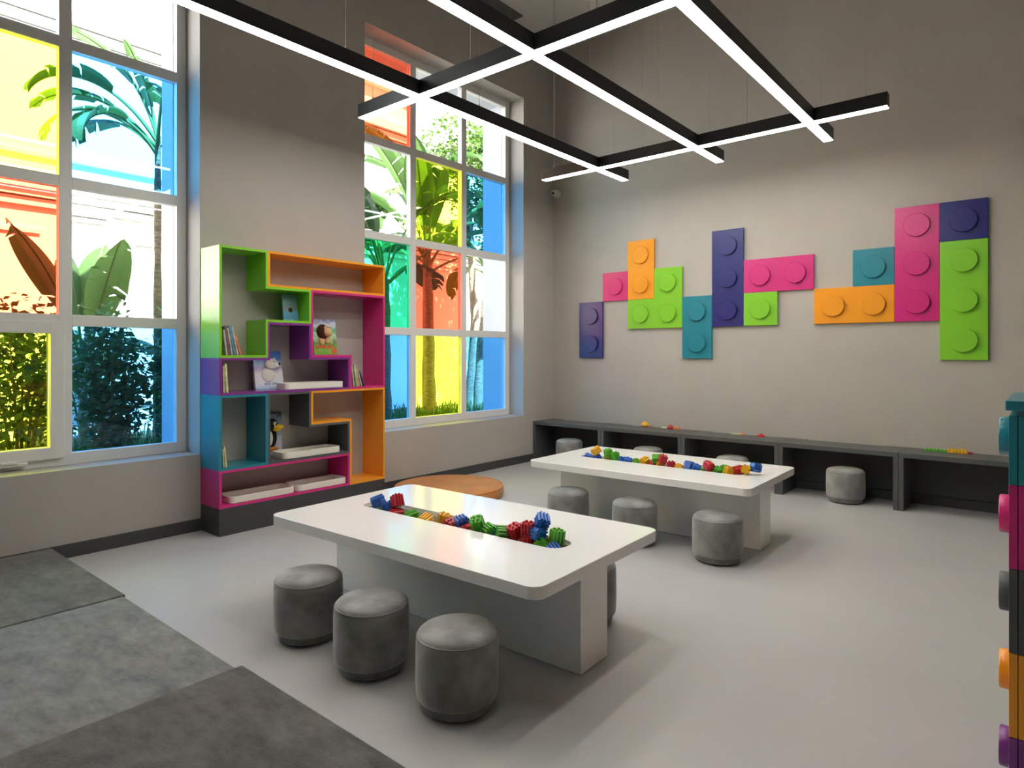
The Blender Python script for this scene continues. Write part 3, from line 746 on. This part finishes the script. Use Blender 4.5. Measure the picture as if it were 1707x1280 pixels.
def banana(x, y, label, trunk_h, leaves, seed, lean=(0, 0), r=.10, mats=(0, 1, 2), loff=0):
    rnd = random.Random(seed)
    t = thing('banana_plant', label, 'plant', (x, y, GZ - .02), 0, 'broad-leaved garden plants')
    top = Vector((lean[0], lean[1], trunk_h))
    tp = [Vector((lean[0] * u * u, lean[1] * u * u, trunk_h * u)) for u in [k / 10 for k in range(11)]]
    rad = [r * (1.15 - .35 * k / 10) * (1 + .10 * ((k * 7) % 3 - 1)) for k in range(11)]
    obj('trunk', MB().tube(tp, rad, 10), BARK, t, smooth=True)
    for (az, el, ln, wd, bn) in leaves:
        rch = x + lean[0] + math.cos(az) * ln * .85          # stay clear of both walls
        if rch > -1.0: az = PI - az; rch = x + lean[0] + math.cos(az) * ln * .85
        if rch < -4.6: ln *= max(.45, (4.6 + x + lean[0]) / (4.6 + x + lean[0] + (-4.6 - rch)))
        b_, s_ = banana_leaf(rnd, az, el, ln, wd, bn)
        q = top - Vector((0, 0, rnd.uniform(0, .25)))
        st = obj('leaf_stalk', s_, STEM, t, loc=q)
        obj('leaf_blade', b_, LF[rnd.choice(mats)], st)
    return t
def fan(rnd, n, lmin, lmax, e0=.5, e1=1.4, b0=.8, b1=2.2, w0=.35, w1=.6):
    o = []
    for k in range(n):
        o.append((2 * PI * (k + rnd.uniform(-.35, .35)) / n, rnd.uniform(e0, e1), rnd.uniform(lmin, lmax), rnd.uniform(w0, w1), rnd.uniform(b0, b1)))
    return o
R_ = random.Random(3)
banana(-2.55, -4.27, 'tall banana-like plant with torn arching leaves beside the window pier', 3.7, fan(R_, 4, 1.1, 1.5, .4, 1.3, 1.2, 2.4, .28, .4) + [(-1.57, .95, 1.55, .36, 2.3), (-1.4, .55, 1.45, .32, 2.2), (-1.85, 1.3, 1.5, .38, 1.3), (-1.6, 1.5, 1.3, .34, .6), (-1.2, .8, 1.2, .3, 2.6)], 5, r=.045)
banana(-2.7, -4.98, 'young banana-like plant with upright broad leaves seen through the clear pane', 1.0, fan(R_, 6, 1.4, 1.9, 1.2, 1.52, .2, .7, .36, .46) + [(.4, .9, 1.2, .34, 1.6), (2., .8, 1.2, .34, 1.8)], 8, r=.05)
banana(-2.3, -1.15, 'banana-like plant with paddle leaves behind the green pane', 2.3, fan(R_, 13, 1.7, 2.6, .6, 1.4, .6, 2.0, .42, .62), 11, r=.09)
banana(-2.6, .05, 'slender-trunked banana-like plant with a crown of arching leaves behind the yellow pane', 2.7, fan(R_, 13, 1.7, 2.6, .6, 1.45, .6, 1.8, .42, .62), 14, lean=(.05, -.12), r=.09)
banana(-2.7, 1.35, 'leaning banana-like plant with a pale rough trunk behind the last window column', 2.75, fan(R_, 9, 1.5, 2.1, .3, 1.3, .9, 2.2), 17, lean=(.1, .25), r=.085)
banana(-3.6, .9, 'tall banana-like plant standing farther back against the white building', 4.2, fan(R_, 9, 1.6, 2.2, .3, 1.3, .9, 2.2), 19, r=.08)

def leaf_cloud(blobs, n, size, seed, up=.5):
    rnd = random.Random(seed); mb = MB()
    wts = [b_[1][0] * b_[1][1] * b_[1][2] for b_ in blobs]
    for k in range(n):
        (c, rr) = rnd.choices(blobs, wts)[0]
        while True:
            q = Vector((rnd.uniform(-1, 1), rnd.uniform(-1, 1), rnd.uniform(-1, 1)))
            if .25 < q.length < 1: break
        p_ = Vector(c) + Vector((q.x * rr[0], q.y * rr[1], q.z * rr[2]))
        s = size * rnd.uniform(.6, 1.3)
        d = Vector((rnd.gauss(0, 1), rnd.gauss(0, 1), rnd.gauss(0, .6))).normalized()
        nrm = Vector((rnd.gauss(0, .6), rnd.gauss(0, .6), up + rnd.random())).normalized()
        sd_ = d.cross(nrm).normalized() * s * .32; fold = nrm * s * .08
        a, m1, tip = p_, p_ + d * s * .5, p_ + d * s
        mb.add([a, m1 + sd_ + fold, tip, m1 - sd_ + fold], [(0, 1, 2), (0, 2, 3)])
    return mb
SH = [leafmat('shrub_leaf_a', (.04, .10, .035), .3), leafmat('shrub_leaf_b', (.05, .11, .02), .3), leafmat('shrub_leaf_c', (.075, .13, .025), .35)]
def shrub(x, y, h, rx, ry, n, size, m, seed, label, name='shrub', group='garden shrubs', z0=0, stems=6):
    t = thing(name, label, 'shrub', (x, y, GZ - .01), 0, group)
    rnd = random.Random(seed); bl_ = []; st = MB()
    for k in range(9):
        a = rnd.uniform(0, 2 * PI); rr = rnd.uniform(0, .6); zz = rnd.uniform(.25, .85) * h
        bl_.append(((rx * rr * math.cos(a), ry * rr * math.sin(a), z0 + zz), (rx * .55, ry * .55, h * .22)))
    bl_.append(((0, 0, z0 + h * .5), (rx * .8, ry * .8, h * .45)))
    for k in range(stems):
        a = rnd.uniform(0, 2 * PI); e = (rx * .6 * math.cos(a), ry * .6 * math.sin(a), z0 + h * .8)
        st.tube([(.05 * math.cos(a), .05 * math.sin(a), 0), (e[0] * .45, e[1] * .45, h * .4 + z0), e], [.018, .012, .005], 5)
    f_ = obj('foliage', leaf_cloud(bl_, n, size, seed), m, t); f_['kind'] = 'stuff'
    obj('stems', st, BARK, t)
shrub(-1.75, -5.75, 1.65, .55, .55, 1900, .085, SH[2], 21, 'bright green leafy shrub behind the yellow opening sash')
shrub(-1.8, -5.0, 1.62, .42, .38, 2100, .085, SH[0], 22, 'dense dark green shrub behind the low blue pane of the wide window')
shrub(-1.9, -4.3, 1.72, .50, .42, 1900, .085, SH[0], 23, 'dark bushy shrub beside the window pier')
shrub(-2.3, -6.6, 1.8, .7, .6, 1500, .09, SH[1], 24, 'broad mid-green shrub behind the red pane')
shrub(-3.9, -4.6, 1.5, .6, .8, 1200, .09, SH[1], 25, 'mid-green shrub at the foot of the white building')
# leafy tree whose crown shows in the upper panes
t = thing('leafy_tree', 'small-leaved green tree whose crown fills the upper panes of the narrow window view', 'tree', (-3.3, 1.75, GZ - .01))
obj('trunk', MB().tube([(0, 0, 0), (.05, .1, 1.8), (.0, .0, 3.6), (-.1, -.1, 5.2)], [.11, .09, .07, .03], 9), BARK, t, smooth=True)
obj('branches', MB().tube([(0, 0, 3.4), (.3, -.6, 4.3), (.5, -1.0, 4.9)], [.05, .03, .012], 6).tube([(0, 0, 3.8), (.2, .6, 4.6), (.3, 1.0, 5.2)], [.05, .03, .012], 6), BARK, t)
f_ = obj('foliage', leaf_cloud([((.1, 0, 4.6), (.9, .9, .8)), ((.4, .9, 4.6), (.8, .8, .9)), ((.3, .6, 3.6), (.6, .6, .7)), ((.3, -.5, 5.0), (.8, .8, .6)), ((0, .9, 5.4), (.8, .9, .6))], 6500, .10, 31), SH[2], t); f_['kind'] = 'stuff'
# strappy ground cover in the bed
mb = MB(); rg = random.Random(41)
for k in range(5200):
    x = rg.uniform(-3.4, -1.0); y = rg.uniform(-7.2, 2.6); h = rg.uniform(.14, .40); a = rg.uniform(0, 2 * PI); l = rg.uniform(.06, .22)
    d = Vector((math.cos(a), math.sin(a), 0)); s = Vector((-d.y, d.x, 0)) * .007; b0 = Vector((x, y, GZ - .01))
    m1 = b0 + d * l * .4 + Vector((0, 0, h * .75)); tp = b0 + d * l + Vector((0, 0, h * .9))
    mb.add([b0 - s, b0 + s, m1 + s, m1 - s, tp], [(0, 1, 2, 3), (3, 2, 4)])
g = obj('ground_cover', mb, SH[1]); g['kind'] = 'stuff'
tag(g, 'strappy green ground cover filling the planting bed outside the windows', 'grass')
